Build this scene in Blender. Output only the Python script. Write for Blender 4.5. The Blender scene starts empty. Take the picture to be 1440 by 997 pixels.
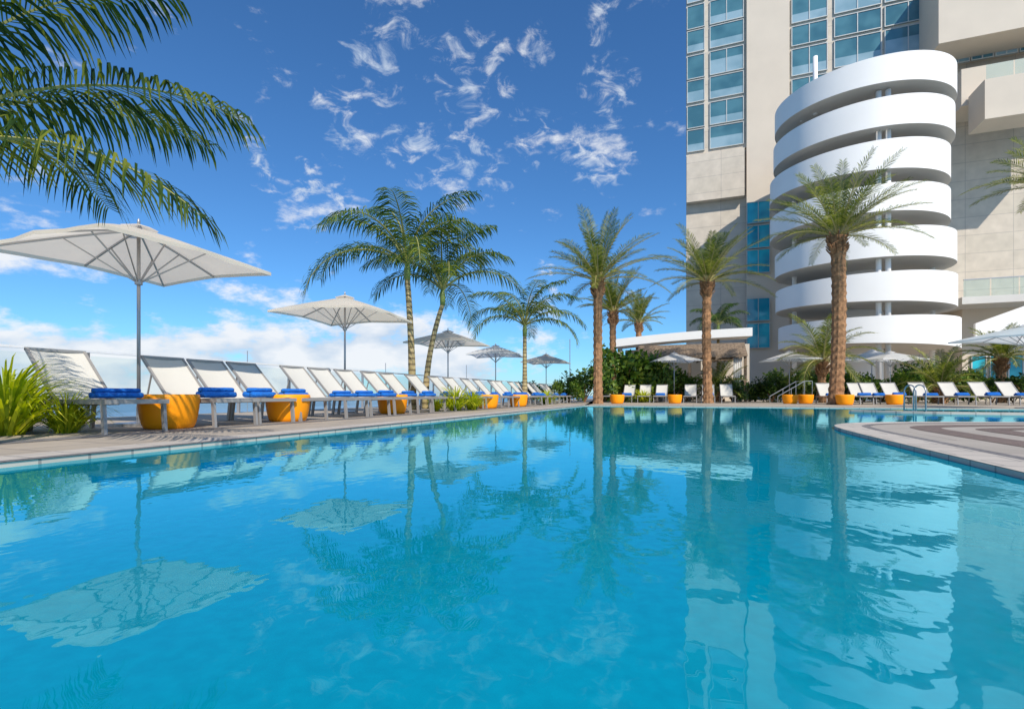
import bpy, math, random, bmesh
from mathutils import Vector, Matrix
random.seed(7)
R=math.radians; sin,cos,pi=math.sin,math.cos,math.pi
F=700.0; HC=.44; HY=555.0
A20=R(20)
DV=Vector((sin(A20),cos(A20),0)); EV=Vector((cos(A20),-sin(A20),0)); ZV=Vector((0,0,1))
col=bpy.context.scene.collection
def at(px,D): return (px-720)/F*D
def zat(py,D): return HC+(HY-py)/F*D

# ---------------- materials ----------------
def nmat(name):
    m=bpy.data.materials.new(name); m.use_nodes=True
    nt=m.node_tree; nt.nodes.clear()
    out=nt.nodes.new('ShaderNodeOutputMaterial')
    return m,nt,out
def N(nt,t,**kw):
    n=nt.nodes.new(t)
    for k,v in kw.items(): setattr(n,k,v)
    return n
def L(nt,a,b): nt.links.new(a,b)
def ramp(nt,fac,stops):
    r=nt.nodes.new('ShaderNodeValToRGB'); e=r.color_ramp.elements
    while len(e)<len(stops): e.new(.5)
    for i,(p,c) in enumerate(stops):
        e[i].position=p; e[i].color=(c[0],c[1],c[2],1)
    L(nt,fac,r.inputs[0]); return r.outputs[0]
def mathn(nt,op,a,b=None,c=None):
    n=N(nt,'ShaderNodeMath',operation=op)
    for i,x in enumerate((a,b,c)):
        if x is None: continue
        if isinstance(x,(int,float)): n.inputs[i].default_value=x
        else: L(nt,x,n.inputs[i])
    return n.outputs[0]
def pmat(name,c,rough=.6,metal=0,var=.12,scale=3,bump=0,bscale=40,spec=.5,coords='Object'):
    m,nt,out=nmat(name)
    p=N(nt,'ShaderNodeBsdfPrincipled'); p.inputs['Roughness'].default_value=rough; p.inputs['Metallic'].default_value=metal
    p.inputs['Specular IOR Level'].default_value=spec
    tc=N(nt,'ShaderNodeTexCoord')
    n=N(nt,'ShaderNodeTexNoise'); n.inputs['Scale'].default_value=scale; n.inputs['Detail'].default_value=6
    L(nt,tc.outputs[coords],n.inputs['Vector'])
    o=ramp(nt,n.outputs['Fac'],[(.3,[x*(1-var) for x in c]),(.7,[min(1,x*(1+var*.6)) for x in c])])
    L(nt,o,p.inputs['Base Color'])
    if bump:
        n2=N(nt,'ShaderNodeTexNoise'); n2.inputs['Scale'].default_value=bscale; n2.inputs['Detail'].default_value=4
        L(nt,tc.outputs[coords],n2.inputs['Vector'])
        b=N(nt,'ShaderNodeBump'); b.inputs['Strength'].default_value=bump; b.inputs['Distance'].default_value=.02
        L(nt,n2.outputs['Fac'],b.inputs['Height']); L(nt,b.outputs[0],p.inputs['Normal'])
    L(nt,p.outputs[0],out.inputs[0]); return m
def leafmat(name,c1,c2,c3,trans=.35,rough=.45):
    m,nt,out=nmat(name)
    g=N(nt,'ShaderNodeNewGeometry')
    tc=N(nt,'ShaderNodeTexCoord'); n=N(nt,'ShaderNodeTexNoise'); n.inputs['Scale'].default_value=1.3
    L(nt,tc.outputs['Object'],n.inputs['Vector'])
    s=mathn(nt,'MULTIPLY_ADD',n.outputs['Fac'],1.0,-.3)
    a=mathn(nt,'MULTIPLY_ADD',g.outputs['Random Per Island'],.6,s)
    o=ramp(nt,a,[(.15,c1),(.5,c2),(.9,c3)])
    p=N(nt,'ShaderNodeBsdfPrincipled'); p.inputs['Roughness'].default_value=rough; p.inputs['Specular IOR Level'].default_value=.35
    L(nt,o,p.inputs['Base Color'])
    t=N(nt,'ShaderNodeBsdfTranslucent'); hs=N(nt,'ShaderNodeHueSaturation'); hs.inputs['Value'].default_value=1.5; hs.inputs['Saturation'].default_value=1.1
    L(nt,o,hs.inputs['Color']); L(nt,hs.outputs[0],t.inputs[0])
    mx=N(nt,'ShaderNodeMixShader'); mx.inputs[0].default_value=trans
    L(nt,p.outputs[0],mx.inputs[1]); L(nt,t.outputs[0],mx.inputs[2]); L(nt,mx.outputs[0],out.inputs[0]); return m
M={}
M['alu']=pmat('brushed aluminium',(.40,.40,.41),.38,.6,.08)
M['frame']=pmat('lounger frame paint',(.32,.30,.28),.4,.2,.08)
M['orange']=pmat('orange glazed resin',(1.0,.33,.004),.45,0,.02,1,spec=.3)
M['towel']=pmat('blue towelling',(.006,.15,.55),.95,0,.25,30,.6,160)
M['white']=pmat('white stucco',(.84,.81,.76),.75,0,.05,.35,.06,30)
M['soffit']=pmat('pale soffit',(.60,.57,.52),.8,0,.06,.5)
M['cream']=pmat('cream precast',(.62,.53,.42),.8,0,.06,.4)
M['dark']=pmat('dark interior',(.03,.035,.04),.5)
M['brownroof']=pmat('brown thatch',(.22,.155,.10),.9,0,.5,9,.8,30)
M['leaf_queen']=leafmat('dark arching palm leaf',(.010,.035,.006),(.045,.095,.012),(.26,.29,.03))
M['leaf_near']=leafmat('overhead palm leaf',(.009,.028,.005),(.04,.08,.010),(.24,.25,.03),.42)
M['leaf_date']=leafmat('date palm leaf',(.03,.06,.012),(.12,.16,.025),(.40,.39,.08),.4)
M['leaf_bush']=leafmat('shrub leaf',(.02,.06,.01),(.09,.17,.02),(.28,.32,.05))
M['leaf_lime']=leafmat('lime blade leaf',(.10,.18,.01),(.42,.48,.02),(.85,.76,.08),.45)
M['leaf_dark']=leafmat('dark shrub leaf',(.008,.025,.006),(.035,.08,.014),(.10,.15,.025))
M['rachis']=pmat('palm midrib',(.28,.27,.08),.6)
M['rachis_d']=pmat('date palm midrib',(.38,.32,.12),.6)
M['shaft']=pmat('green crownshaft',(.2,.26,.06),.5)
M['trunk_d']=pmat('scaly date palm trunk',(.32,.165,.075),.9,0,.5,8,.8,25)
M['rail']=pmat('white painted rail',(.75,.76,.77),.35)
M['mullion']=pmat('grey window frame',(.50,.50,.47),.4)
M['boat']=pmat('boat paint',(.7,.7,.7),.4)
def ringtrunk():
    m,nt,out=nmat('ringed palm trunk')
    tc=N(nt,'ShaderNodeTexCoord'); w=N(nt,'ShaderNodeTexWave',bands_direction='Z'); w.inputs['Scale'].default_value=1.9; w.inputs['Distortion'].default_value=1.5; w.inputs['Detail'].default_value=3
    L(nt,tc.outputs['Object'],w.inputs['Vector'])
    n=N(nt,'ShaderNodeTexNoise'); n.inputs['Scale'].default_value=7; n.inputs['Detail'].default_value=6; L(nt,tc.outputs['Object'],n.inputs['Vector'])
    o=ramp(nt,w.outputs['Fac'],[(.0,(.17,.12,.06)),(.25,(.36,.27,.13)),(.8,(.50,.38,.19))])
    o2=ramp(nt,n.outputs['Fac'],[(.35,(.55,.55,.45)),(.65,(1,1,1))])
    b=N(nt,'ShaderNodeMix',data_type='RGBA',blend_type='MULTIPLY'); b.inputs[0].default_value=1; L(nt,o,b.inputs[6]); L(nt,o2,b.inputs[7])
    p=N(nt,'ShaderNodeBsdfPrincipled'); p.inputs['Roughness'].default_value=.8; L(nt,b.outputs[2],p.inputs['Base Color']); L(nt,p.outputs[0],out.inputs[0]); return m
M['trunk_q']=ringtrunk()

def cloth(name,c,trans):
    m,nt,out=nmat(name)
    tc=N(nt,'ShaderNodeTexCoord'); w=N(nt,'ShaderNodeTexNoise'); w.inputs['Scale'].default_value=1.5; w.inputs['Detail'].default_value=5
    L(nt,tc.outputs['Object'],w.inputs['Vector'])
    o=ramp(nt,w.outputs['Fac'],[(.3,[x*.93 for x in c]),(.7,c)])
    d=N(nt,'ShaderNodeBsdfDiffuse'); L(nt,o,d.inputs[0]); t=N(nt,'ShaderNodeBsdfTranslucent'); L(nt,o,t.inputs[0])
    mx=N(nt,'ShaderNodeMixShader'); mx.inputs[0].default_value=trans
    L(nt,d.outputs[0],mx.inputs[1]); L(nt,t.outputs[0],mx.inputs[2]); L(nt,mx.outputs[0],out.inputs[0]); return m
M['canopy']=cloth('cream parasol cloth',(.90,.81,.68),.55)
M['canopy_w']=cloth('white parasol cloth',(.92,.90,.86),.55)
M['sling']=cloth('pale woven sling',(.72,.68,.60),.2)

def brickmat(name,c1,c2,cm,w,h,rot=0,rough=.8,mort=.01,axis='XY'):
    m,nt,out=nmat(name)
    tc=N(nt,'ShaderNodeTexCoord'); mp=N(nt,'ShaderNodeMapping')
    if axis=='XZ': mp.inputs['Rotation'].default_value=(R(-90),0,0)
    else: mp.inputs['Rotation'].default_value=(0,0,rot)
    L(nt,tc.outputs['Object'],mp.inputs[0])
    b=N(nt,'ShaderNodeTexBrick'); b.offset=.5 if axis=='XY' else 0
    b.inputs['Scale'].default_value=1; b.inputs['Brick Width'].default_value=w; b.inputs['Row Height'].default_value=h
    b.inputs['Mortar Size'].default_value=mort; b.inputs['Color1'].default_value=(*c1,1); b.inputs['Color2'].default_value=(*c2,1); b.inputs['Mortar'].default_value=(*cm,1)
    L(nt,mp.outputs[0],b.inputs['Vector'])
    n=N(nt,'ShaderNodeTexNoise'); n.inputs['Scale'].default_value=1.2; n.inputs['Detail'].default_value=8; L(nt,tc.outputs['Object'],n.inputs['Vector'])
    o=ramp(nt,n.outputs['Fac'],[(.3,(.82,.82,.82)),(.7,(1,1,1))])
    mm=N(nt,'ShaderNodeMix',data_type='RGBA',blend_type='MULTIPLY'); mm.inputs[0].default_value=1
    L(nt,b.outputs[0],mm.inputs[6]); L(nt,o,mm.inputs[7])
    p=N(nt,'ShaderNodeBsdfPrincipled'); p.inputs['Roughness'].default_value=rough; L(nt,mm.outputs[2],p.inputs['Base Color'])
    L(nt,p.outputs[0],out.inputs[0]); return m
M['deck']=brickmat('beige pavers',(.46,.38,.29),(.41,.34,.26),(.22,.19,.16),.6,.6,A20)
M['coping']=brickmat('pale coping stone',(.56,.49,.41),(.50,.44,.37),(.3,.27,.24),.45,.3,A20)
M['mosaic']=brickmat('grey mosaic band',(.17,.155,.15),(.24,.22,.20),(.12,.11,.11),.06,.06,A20,mort=.004)
M['brownband']=brickmat('brown paver band',(.17,.12,.10),(.20,.14,.11),(.1,.07,.06),.3,.12,A20,mort=.006)
M['tan']=brickmat('tan concrete',(.42,.36,.30),(.39,.34,.28),(.24,.2,.17),1.2,1.2,A20)
M['tower']=brickmat('cream tower panels',(.64,.55,.44),(.61,.53,.42),(.46,.40,.33),3.2,1.55,0,axis='XZ',mort=.025)
M['poolwall']=brickmat('pool wall tile',(.02,.26,.36),(.015,.22,.32),(.05,.3,.4),.15,.15,A20,rough=.3)

def turq(nt,tc):
    n=N(nt,'ShaderNodeTexNoise'); n.inputs['Scale'].default_value=.22; n.inputs['Detail'].default_value=4; L(nt,tc.outputs['Object'],n.inputs['Vector'])
    t=N(nt,'ShaderNodeTexNoise'); t.inputs['Scale'].default_value=26; t.inputs['Detail'].default_value=6; L(nt,tc.outputs['Object'],t.inputs['Vector'])
    o=ramp(nt,n.outputs['Fac'],[(.3,(.0,.275,.395)),(.7,(.0,.36,.46))])
    o3=ramp(nt,t.outputs['Fac'],[(.35,(.88,.88,.9)),(.65,(1.0,1.0,1.0))])
    b=N(nt,'ShaderNodeMix',data_type='RGBA',blend_type='MULTIPLY'); b.inputs[0].default_value=1; L(nt,o,b.inputs[6]); L(nt,o3,b.inputs[7])
    return b.outputs[2]
def poolfloor():
    m,nt,out=nmat('turquoise pool floor'); tc=N(nt,'ShaderNodeTexCoord')
    d=N(nt,'ShaderNodeBsdfDiffuse'); L(nt,turq(nt,tc),d.inputs[0]); L(nt,d.outputs[0],out.inputs[0]); return m
M['poolfloor']=poolfloor()
def watermat():
    m,nt,out=nmat('pool water surface')
    tc=N(nt,'ShaderNodeTexCoord')
    mp=N(nt,'ShaderNodeMapping'); mp.inputs['Scale'].default_value=(1,.7,1); L(nt,tc.outputs['Object'],mp.inputs[0])
    n=N(nt,'ShaderNodeTexNoise'); n.inputs['Scale'].default_value=1.6; n.inputs['Detail'].default_value=1.5; L(nt,mp.outputs[0],n.inputs['Vector'])
    n2=N(nt,'ShaderNodeTexNoise'); n2.inputs['Scale'].default_value=9; n2.inputs['Detail'].default_value=2; L(nt,mp.outputs[0],n2.inputs['Vector'])
    b=N(nt,'ShaderNodeBump'); b.inputs['Distance'].default_value=.0022; b.inputs['Strength'].default_value=1; L(nt,n.outputs['Fac'],b.inputs['Height'])
    b2=N(nt,'ShaderNodeBump'); b2.inputs['Distance'].default_value=.0011; b2.inputs['Strength'].default_value=1; L(nt,n2.outputs['Fac'],b2.inputs['Height']); L(nt,b.outputs[0],b2.inputs['Normal'])
    g0=N(nt,'ShaderNodeNewGeometry')
    dt=N(nt,'ShaderNodeVectorMath',operation='DOT_PRODUCT'); L(nt,g0.outputs['Incoming'],dt.inputs[0]); L(nt,b2.outputs[0],dt.inputs[1])
    c=mathn(nt,'MINIMUM',mathn(nt,'ABSOLUTE',dt.outputs['Value']),1.0)
    f=mathn(nt,'MULTIPLY_ADD',mathn(nt,'POWER',mathn(nt,'SUBTRACT',1.0,c),3.3),.84,.05)
    t=N(nt,'ShaderNodeBsdfTransparent'); t.inputs[0].default_value=(.85,.98,1,1)
    d=N(nt,'ShaderNodeBsdfDiffuse'); L(nt,turq(nt,tc),d.inputs[0])
    body=N(nt,'ShaderNodeMixShader'); body.inputs[0].default_value=.9; L(nt,t.outputs[0],body.inputs[1]); L(nt,d.outputs[0],body.inputs[2])
    g=N(nt,'ShaderNodeBsdfGlossy'); g.inputs['Roughness'].default_value=.0; g.inputs['Color'].default_value=(.34,.76,.88,1); L(nt,b2.outputs[0],g.inputs['Normal'])
    mx=N(nt,'ShaderNodeMixShader'); L(nt,f,mx.inputs[0]); L(nt,body.outputs[0],mx.inputs[1]); L(nt,g.outputs[0],mx.inputs[2]); L(nt,mx.outputs[0],out.inputs[0]); return m
M['water']=watermat()
def glassmat(name,tint,alpha,rough=.02):
    m,nt,out=nmat(name)
    t=N(nt,'ShaderNodeBsdfTransparent'); t.inputs[0].default_value=(.86,.93,.93,1)
    p=N(nt,'ShaderNodeBsdfPrincipled'); p.inputs['Base Color'].default_value=(*tint,1); p.inputs['Roughness'].default_value=rough
    f=N(nt,'ShaderNodeFresnel'); f.inputs[0].default_value=1.18
    a=mathn(nt,'MAXIMUM',mathn(nt,'MULTIPLY',f.outputs[0],.35),alpha)
    mx=N(nt,'ShaderNodeMixShader'); L(nt,a,mx.inputs[0]); L(nt,t.outputs[0],mx.inputs[1]); L(nt,p.outputs[0],mx.inputs[2]); L(nt,mx.outputs[0],out.inputs[0]); return m
M['glass']=glassmat('clear fence glass',(.5,.6,.6),.10,.03)
def winmat(name,c1,c2):
    m,nt,out=nmat(name)
    tc=N(nt,'ShaderNodeTexCoord'); n=N(nt,'ShaderNodeTexNoise'); n.inputs['Scale'].default_value=.5; L(nt,tc.outputs['Object'],n.inputs['Vector'])
    o=ramp(nt,n.outputs['Fac'],[(.4,c1),(.6,c2)])
    p=N(nt,'ShaderNodeBsdfPrincipled'); L(nt,o,p.inputs['Base Color']); p.inputs['Roughness'].default_value=.05; p.inputs['Specular IOR Level'].default_value=.5
    L(nt,p.outputs[0],out.inputs[0]); return m
M['win']=winmat('teal tower glass',(.05,.14,.18),(.08,.20,.24))
M['winlight']=winmat('pale curtained glass',(.20,.32,.37),(.28,.40,.45))
M['windark']=winmat('turquoise glass',(.005,.25,.36),(.03,.46,.56))
M['sea']=pmat('hazy bay water',(.16,.28,.36),.35,0,.2,.01)

# ---------------- mesh builder ----------------
class MB:
    def __init__(s): s.v=[]; s.f=[]; s.m=[]
    def face(s,pts,mi=0):
        b=len(s.v); s.v+=[tuple(p) for p in pts]; s.f.append(tuple(range(b,b+len(pts)))); s.m.append(mi)
    def box(s,x0,x1,y0,y1,z0,z1,mi=0):
        b=len(s.v)
        s.v+=[(x0,y0,z0),(x1,y0,z0),(x1,y1,z0),(x0,y1,z0),(x0,y0,z1),(x1,y0,z1),(x1,y1,z1),(x0,y1,z1)]
        for q in ((0,3,2,1),(4,5,6,7),(0,1,5,4),(1,2,6,5),(2,3,7,6),(3,0,4,7)):
            s.f.append(tuple(b+i for i in q)); s.m.append(mi)
    def beam(s,p,q,w,h,mi=0):
        p=Vector(p);q=Vector(q); t=(q-p).normalized()
        up=ZV if abs(t.z)<.95 else Vector((1,0,0))
        a=t.cross(up).normalized(); c=a.cross(t).normalized()
        b=len(s.v)
        for o in (p,q):
            for i,j in ((-1,-1),(1,-1),(1,1),(-1,1)): s.v.append(tuple(o+a*i*w/2+c*j*h/2))
        for k in range(4): s.f.append((b+k,b+(k+1)%4,b+4+(k+1)%4,b+4+k)); s.m.append(mi)
        s.f.append((b+3,b+2,b+1,b)); s.f.append((b+4,b+5,b+6,b+7)); s.m+=[mi,mi]
    def tube(s,pts,rad,n=8,mi=0,cap=True):
        pts=[Vector(p) for p in pts]
        if not isinstance(rad,(list,tuple)): rad=[rad]*len(pts)
        b=len(s.v)
        for i,p in enumerate(pts):
            t=(pts[min(i+1,len(pts)-1)]-pts[max(i-1,0)]).normalized()
            up=Vector((0,1,0)) if abs(t.y)<.9 else Vector((1,0,0))
            a=t.cross(up).normalized(); c=a.cross(t)
            for k in range(n):
                th=2*pi*k/n; s.v.append(tuple(p+(a*cos(th)+c*sin(th))*rad[i]))
        for i in range(len(pts)-1):
            for k in range(n):
                s.f.append((b+i*n+k,b+i*n+(k+1)%n,b+(i+1)*n+(k+1)%n,b+(i+1)*n+k)); s.m.append(mi)
        if cap:
            s.f.append(tuple(b+k for k in range(n))[::-1]); s.f.append(tuple(b+(len(pts)-1)*n+k for k in range(n))); s.m+=[mi,mi]
    def lathe(s,prof,n=24,c=(0,0,0),mi=0):
        b=len(s.v)
        for r,z in prof:
            for k in range(n):
                th=2*pi*k/n; s.v.append((c[0]+r*cos(th),c[1]+r*sin(th),c[2]+z))
        for i in range(len(prof)-1):
            for k in range(n):
                s.f.append((b+i*n+k,b+i*n+(k+1)%n,b+(i+1)*n+(k+1)%n,b+(i+1)*n+k)); s.m.append(mi)
    def build(s,name,mats,parent=None,smooth=False):
        me=bpy.data.meshes.new(name); me.from_pydata(s.v,[],s.f)
        if not isinstance(mats,(list,tuple)): mats=[mats]
        for m in mats: me.materials.append(m)
        me.polygons.foreach_set('material_index',s.m)
        if smooth: me.polygons.foreach_set('use_smooth',[True]*len(s.f))
        me.update()
        o=bpy.data.objects.new(name,me); col.objects.link(o)
        if parent: o.parent=parent
        return o
def weld(o,smooth=False,ang=25):
    bm=bmesh.new(); bm.from_mesh(o.data); bmesh.ops.remove_doubles(bm,verts=bm.verts,dist=1e-5)
    if smooth:
        for f in bm.faces: f.smooth=True
        for e in bm.edges:
            if len(e.link_faces)==2 and e.calc_face_angle(0)>R(ang): e.smooth=False
    bm.to_mesh(o.data); bm.free(); return o
def tag(o,label=None,cat=None,group=None,kind=None):
    if label: o['label']=label
    if cat: o['category']=cat
    if group: o['group']=group
    if kind: o['kind']=kind
    return o
def empty(name,loc,rz=0):
    o=bpy.data.objects.new(name,None); o.empty_display_size=.2; col.objects.link(o); o.location=loc; o.rotation_euler=(0,0,rz); return o
def copy_tree(o,parent=None):
    c=o.copy(); col.objects.link(c)
    if parent: c.parent=parent
    for ch in [x for x in bpy.data.objects if x.parent==o]: copy_tree(ch,c)
    return c

# ---------------- setting: deck, pool ----------------
WL=-.035
def edge(D): return Vector((-3.3+.364*(D-3.24),D,0))
PF=edge(20.5)
def far(u): return PF+EV*u
penin=[(1.0,-2.6),(1.9,.2),(2.88,2.8),(3.5,4.5),(4.05,5.95),(4.4,6.75),(4.75,7.3),(5.3,7.75),(6.1,8.0),(7.2,8.05),(8.6,7.9),(10.5,7.5),(14,6.6),(22,4.2)]
def smoothline(p,n=4):
    out=[]
    P=[Vector((x,y,0)) for x,y in p]
    for i in range(len(P)-1):
        a=P[max(i-1,0)];b=P[i];c=P[i+1];d=P[min(i+2,len(P)-1)]
        for k in range(n):
            t=k/n
            out.append(.5*((2*b)+(c-a)*t+(2*a-5*b+4*c-d)*t*t+(-a+3*b-3*c+d)*t**3))
    out.append(P[-1]); return out
pen=smoothline(penin,5)
mb=MB()
fl=lambda D: Vector((-8.1-.5+.364*(D-7.86),D,0))
e0=edge(-4)
mb.face([e0,PF,far(30),far(30)+DV*70,far(-12)+DV*70,fl(90),fl(-4)])
o=mb.build('deck',M['deck']); tag(o,kind='structure')
mb=MB()
mb.face([*pen[::-1],Vector((1.0,-8,0)),Vector((24,-8,0))][::-1] )
o=mb.build('pool_peninsula',M['tan']); tag(o,kind='structure')
def strip(pl,a,b,z,name,mat,side=1):
    m=MB(); P=[]
    for i,p in enumerate(pl):
        t=(pl[min(i+1,len(pl)-1)]-pl[max(i-1,0)]).normalized(); n=Vector((t.y,-t.x,0))*side
        P.append((p+n*a+ZV*z,p+n*b+ZV*z))
    for i in range(len(P)-1): m.face([P[i][0],P[i+1][0],P[i+1][1],P[i][1]])
    o=m.build(name,mat); tag(o,kind='structure'); return o
strip(pen,0,.32,.004,'coping',M['coping'])
strip(pen,.32,.42,.004,'mosaic_band',M['mosaic'])
for a in (.85,1.5,2.15,2.8): strip(pen,a,a+.32,.004,'paver_band',M['brownband'])
lf=[edge(-4+i) for i in range(24)]+[PF]
strip(lf,-.012,.10,.004,'mosaic_band',M['mosaic'],-1)
strip(lf,.10,.42,.004,'coping',M['coping'],-1)
strip(lf,1.55,1.85,.004,'mosaic_band',M['mosaic'],-1)
fr=[far(u) for u in range(0,31,2)]
strip(fr,-.012,.34,.004,'coping',M['coping'],-1)
mb=MB()
def skirt(pl,z0,z1):
    for i in range(len(pl)-1):
        a,b=pl[i],pl[i+1]; mb.face([a+ZV*z0,b+ZV*z0,b+ZV*z1,a+ZV*z1])
for q in (lf,fr,pen): skirt(q,-1.35,-.05)
tag(mb.build('pool_wall',M['poolwall']),kind='structure')
mb=MB()
for q in (lf,fr,pen): skirt(q,-.05,0)
tag(mb.build('coping_edge',M['coping']),kind='structure')
mb=MB(); mb.face([(-14,-6,-1.3),(40,-6,-1.3),(40,24,-1.3),(-14,24,-1.3)])
tag(mb.build('pool_floor',M['poolfloor']),kind='structure')
mb=MB(); mb.face([e0+ZV*WL,far(0)+ZV*WL,far(30)+ZV*WL,Vector((24,-8,WL)),Vector((-5,-8,WL))][::-1])
tag(mb.build('pool_water',M['water']),kind='structure')
kerb=smoothline([(9.2,13.6),(10.2,12.3),(12.0,11.4),(14.5,10.9),(18,10.2),(24,8.6)],4)
mb=MB()
for i in range(len(kerb)-1):
    a,b=kerb[i],kerb[i+1]; t=(b-a).normalized(); n=Vector((-t.y,t.x,0))*.35
    P=[a,b,b+n,a+n]
    mb.face([p+ZV*.02 for p in P]); mb.face([a-ZV*.9,b-ZV*.9,b+ZV*.02,a+ZV*.02]); mb.face([a+n-ZV*.9,b+n-ZV*.9,b+n+ZV*.02,a+n+ZV*.02])
tag(mb.build('spa_kerb',M['coping']),kind='structure')
mb=MB(); S=4000; mb.face([(-S,-S,-9),(S,-S,-9),(S,S,-9),(-S,S,-9)])
tag(mb.build('bay',M['sea']),kind='structure')

# ---------------- lounger ----------------
def make_lounger():
    r=empty('sun_lounger',(0,0,0))
    W=.32
    b=MB()
    for s in (-1,1): b.beam((-.55,s*W,.36),(1.02,s*W,.36),.035,.05)
    b.beam((1.02,-W-.017,.36),(1.02,W+.017,.36),.035,.05); b.beam((-.55,-W,.34),(-.55,W,.34),.03,.04); b.beam((.1,-W,.33),(.1,W,.33),.03,.04)
    b.build('frame',M['frame'],r)
    for x,s in ((.95,-1),(.95,1),(-.42,-1),(-.42,1)):
        l=MB(); l.beam((x,s*(W+.002),.335),(x+(.03 if x>0 else -.05),s*(W+.002),0),.035,.05); l.build('leg',M['frame'],r)
    def sheet(prof,sagd):
        k=MB(); NY=6; off=Vector((-.01,0,-.012))
        for i in range(len(prof)-1):
            for j in range(NY):
                def P(ii,jj):
                    x,z=prof[ii]; y=-W+.03+(2*W-.06)*jj/NY; s_=1-(2*jj/NY-1)**2; return Vector((x+sagd[0]*s_,y,z+sagd[1]*s_))
                a,b_,c,d=P(i,j),P(i+1,j),P(i+1,j+1),P(i,j+1)
                k.face([a,b_,c,d]); k.face([a+off,d+off,c+off,b_+off])
        return k
    weld(sheet([(-.02,.395),(.15,.385),(.3,.382),(.5,.383),(.65,.387),(.85,.395),(1.0,.40)],(0,-.012)).build('seat',M['sling'],r),True,50)
    bx,bz=-.60,1.0
    weld(sheet([(-.02,.395),(-.12,.50),(-.22,.605),(-.32,.71),(-.42,.815),(-.52,.92),(bx,bz)],(-.014,-.012)).build('backrest',M['sling'],r),True,50)
    f=MB()
    for s in (-1,1):
        f.beam((-.02,s*(W-.02),.395),(bx,s*(W-.02),bz),.03,.035)
        f.beam((-.38,s*(W-.03),.77),(-.5,s*(W-.03),.37),.018,.018)
    f.beam((bx,-W+.005,bz),(bx,W-.005,bz),.03,.035)
    f.build('back_frame',M['frame'],r)
    return r
def make_towel():
    b=MB()
    def roll(cx,cz,rr,sq):
        k=len(b.v)
        b.lathe([(.001,-.25),(rr*.75,-.245),(rr,-.225),(rr*1.03,-.1),(rr*.96,0),(rr*1.04,.12),(rr,.225),(rr*.75,.245),(.001,.25)],16)
        for i in range(k,len(b.v)):
            x,y,z=b.v[i]; b.v[i]=(x*1.3+cx,z+.006*sin(x*90),y*sq+cz)
    roll(-.06,.042,.058,.74); roll(.072,.040,.056,.72); roll(.004,.104,.05,.66)
    return b.build('rolled_towel',M['towel'],None,True)
lounger0=make_lounger(); towel0=make_towel()
usedL=[False,False]
ordn=['first','second','third','fourth','fifth','sixth','seventh','eighth','ninth','tenth','eleventh','twelfth','thirteenth','fourteenth','fifteenth','sixteenth','seventeenth','eighteenth','nineteenth','twentieth','twenty first','twenty second']
def put_lounger(p,rz,label,group,tlabel=None):
    o=lounger0 if not usedL[0] else copy_tree(lounger0); usedL[0]=True
    o.location=p; o.rotation_euler=(0,0,rz); tag(o,label,'sun lounger',group)
    if tlabel:
        t=towel0 if not usedL[1] else towel0.copy()
        if usedL[1]: col.objects.link(t)
        usedL[1]=True
        d=Vector((cos(rz),sin(rz),0)); t.location=p+d*random.uniform(.5,.68)+ZV*.398; t.rotation_euler=(0,0,rz+random.uniform(-.15,.15)); t.scale=(random.uniform(.9,1.05),random.uniform(.88,1.05),random.uniform(.85,1.1)); tag(t,tlabel,'towel','rolled towels on the loungers')
dl=[6.3,7.55,8.25,8.95,10.05,10.75,11.45,12.4,13.15,14.2,15.5,16.3,17.6,18.4,19.7,20.5,21.9,22.7,24.1,24.9,26.3,27.1]
for i,D in enumerate(dl):
    back=Vector((-8.075+.364*D,D,0)); p=back+EV*(.6+random.uniform(-.05,.05))
    put_lounger(p,-A20+random.uniform(-.05,.05),'white sling sun lounger, %s from the left in the row by the glass fence'%ordn[i],'loungers in a row along the left deck','blue rolled towel on the %s lounger from the left by the glass fence'%ordn[i])
FL=Vector((5.4,29,0))
def farline(px,off=0):
    k=(px-720)/F; P=FL-DV*off; u=(k*P.y-P.x)/(EV.x-k*EV.y); return P+EV*u
fx=[857,884,907,930,971,996,1022]
for i,px in enumerate(fx):
    put_lounger(farline(px),-pi/2-A20+random.uniform(-.05,.05),'white sling lounger facing the pool at its far end, %s from the left there'%ordn[i],'loungers at the far end of the pool','blue rolled towel on the %s lounger at the far pool end'%ordn[i] if i in (1,3,5) else None)
gx=[1163,1208,1226,1256,1297,1340,1384,1424]
for i,px in enumerate(gx):
    put_lounger(farline(px,1.5),-pi/2-A20+.1,'white sling lounger beyond the spa below the white ramp tower, %s from the left'%ordn[i],'loungers below the ramp tower','blue rolled towel on the %s lounger below the ramp tower'%ordn[i])
# ---------------- orange tables ----------------
def make_table():
    r=empty('side_table',(0,0,0))
    b=MB(); b.lathe([(.001,.0),(.25,0),(.278,.012),(.302,.07),(.322,.16),(.338,.27),(.346,.36),(.348,.41),(.34,.437),(.322,.445),(.30,.435)],36); b.build('tub',M['orange'],r,True)
    b=MB(); b.lathe([(.302,.405),(.302,.428),(.29,.433),(.001,.434)],28); b.build('table_top',M['orange'],r,True)
    return r
tb0=make_table(); first=True
tl=[(238,6.55,'large orange tub table beside the nearest lounger on the left'),(405,8.3,'second orange tub table from the left, below the row of loungers'),(552,11.6,'third orange tub table from the left, by the tall arching palms'),(686,16.0,'small orange tub table under the small arching palm'),(729,18.5,'small orange tub table near the corner of the pool'),
    (868,24.5,'orange tub table at the left of the far pool end'),(949,25,'orange tub table under the white parasol at the far pool end'),(1111,24,'orange tub table by the pale handrail under the ramp tower'),(1133,24.3,'orange tub table just right of another below the ramp tower'),(1188,21.3,'orange tub table between loungers at the foot of the thick date palm'),(1258,22,'rightmost orange tub table below the ramp tower')]
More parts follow.
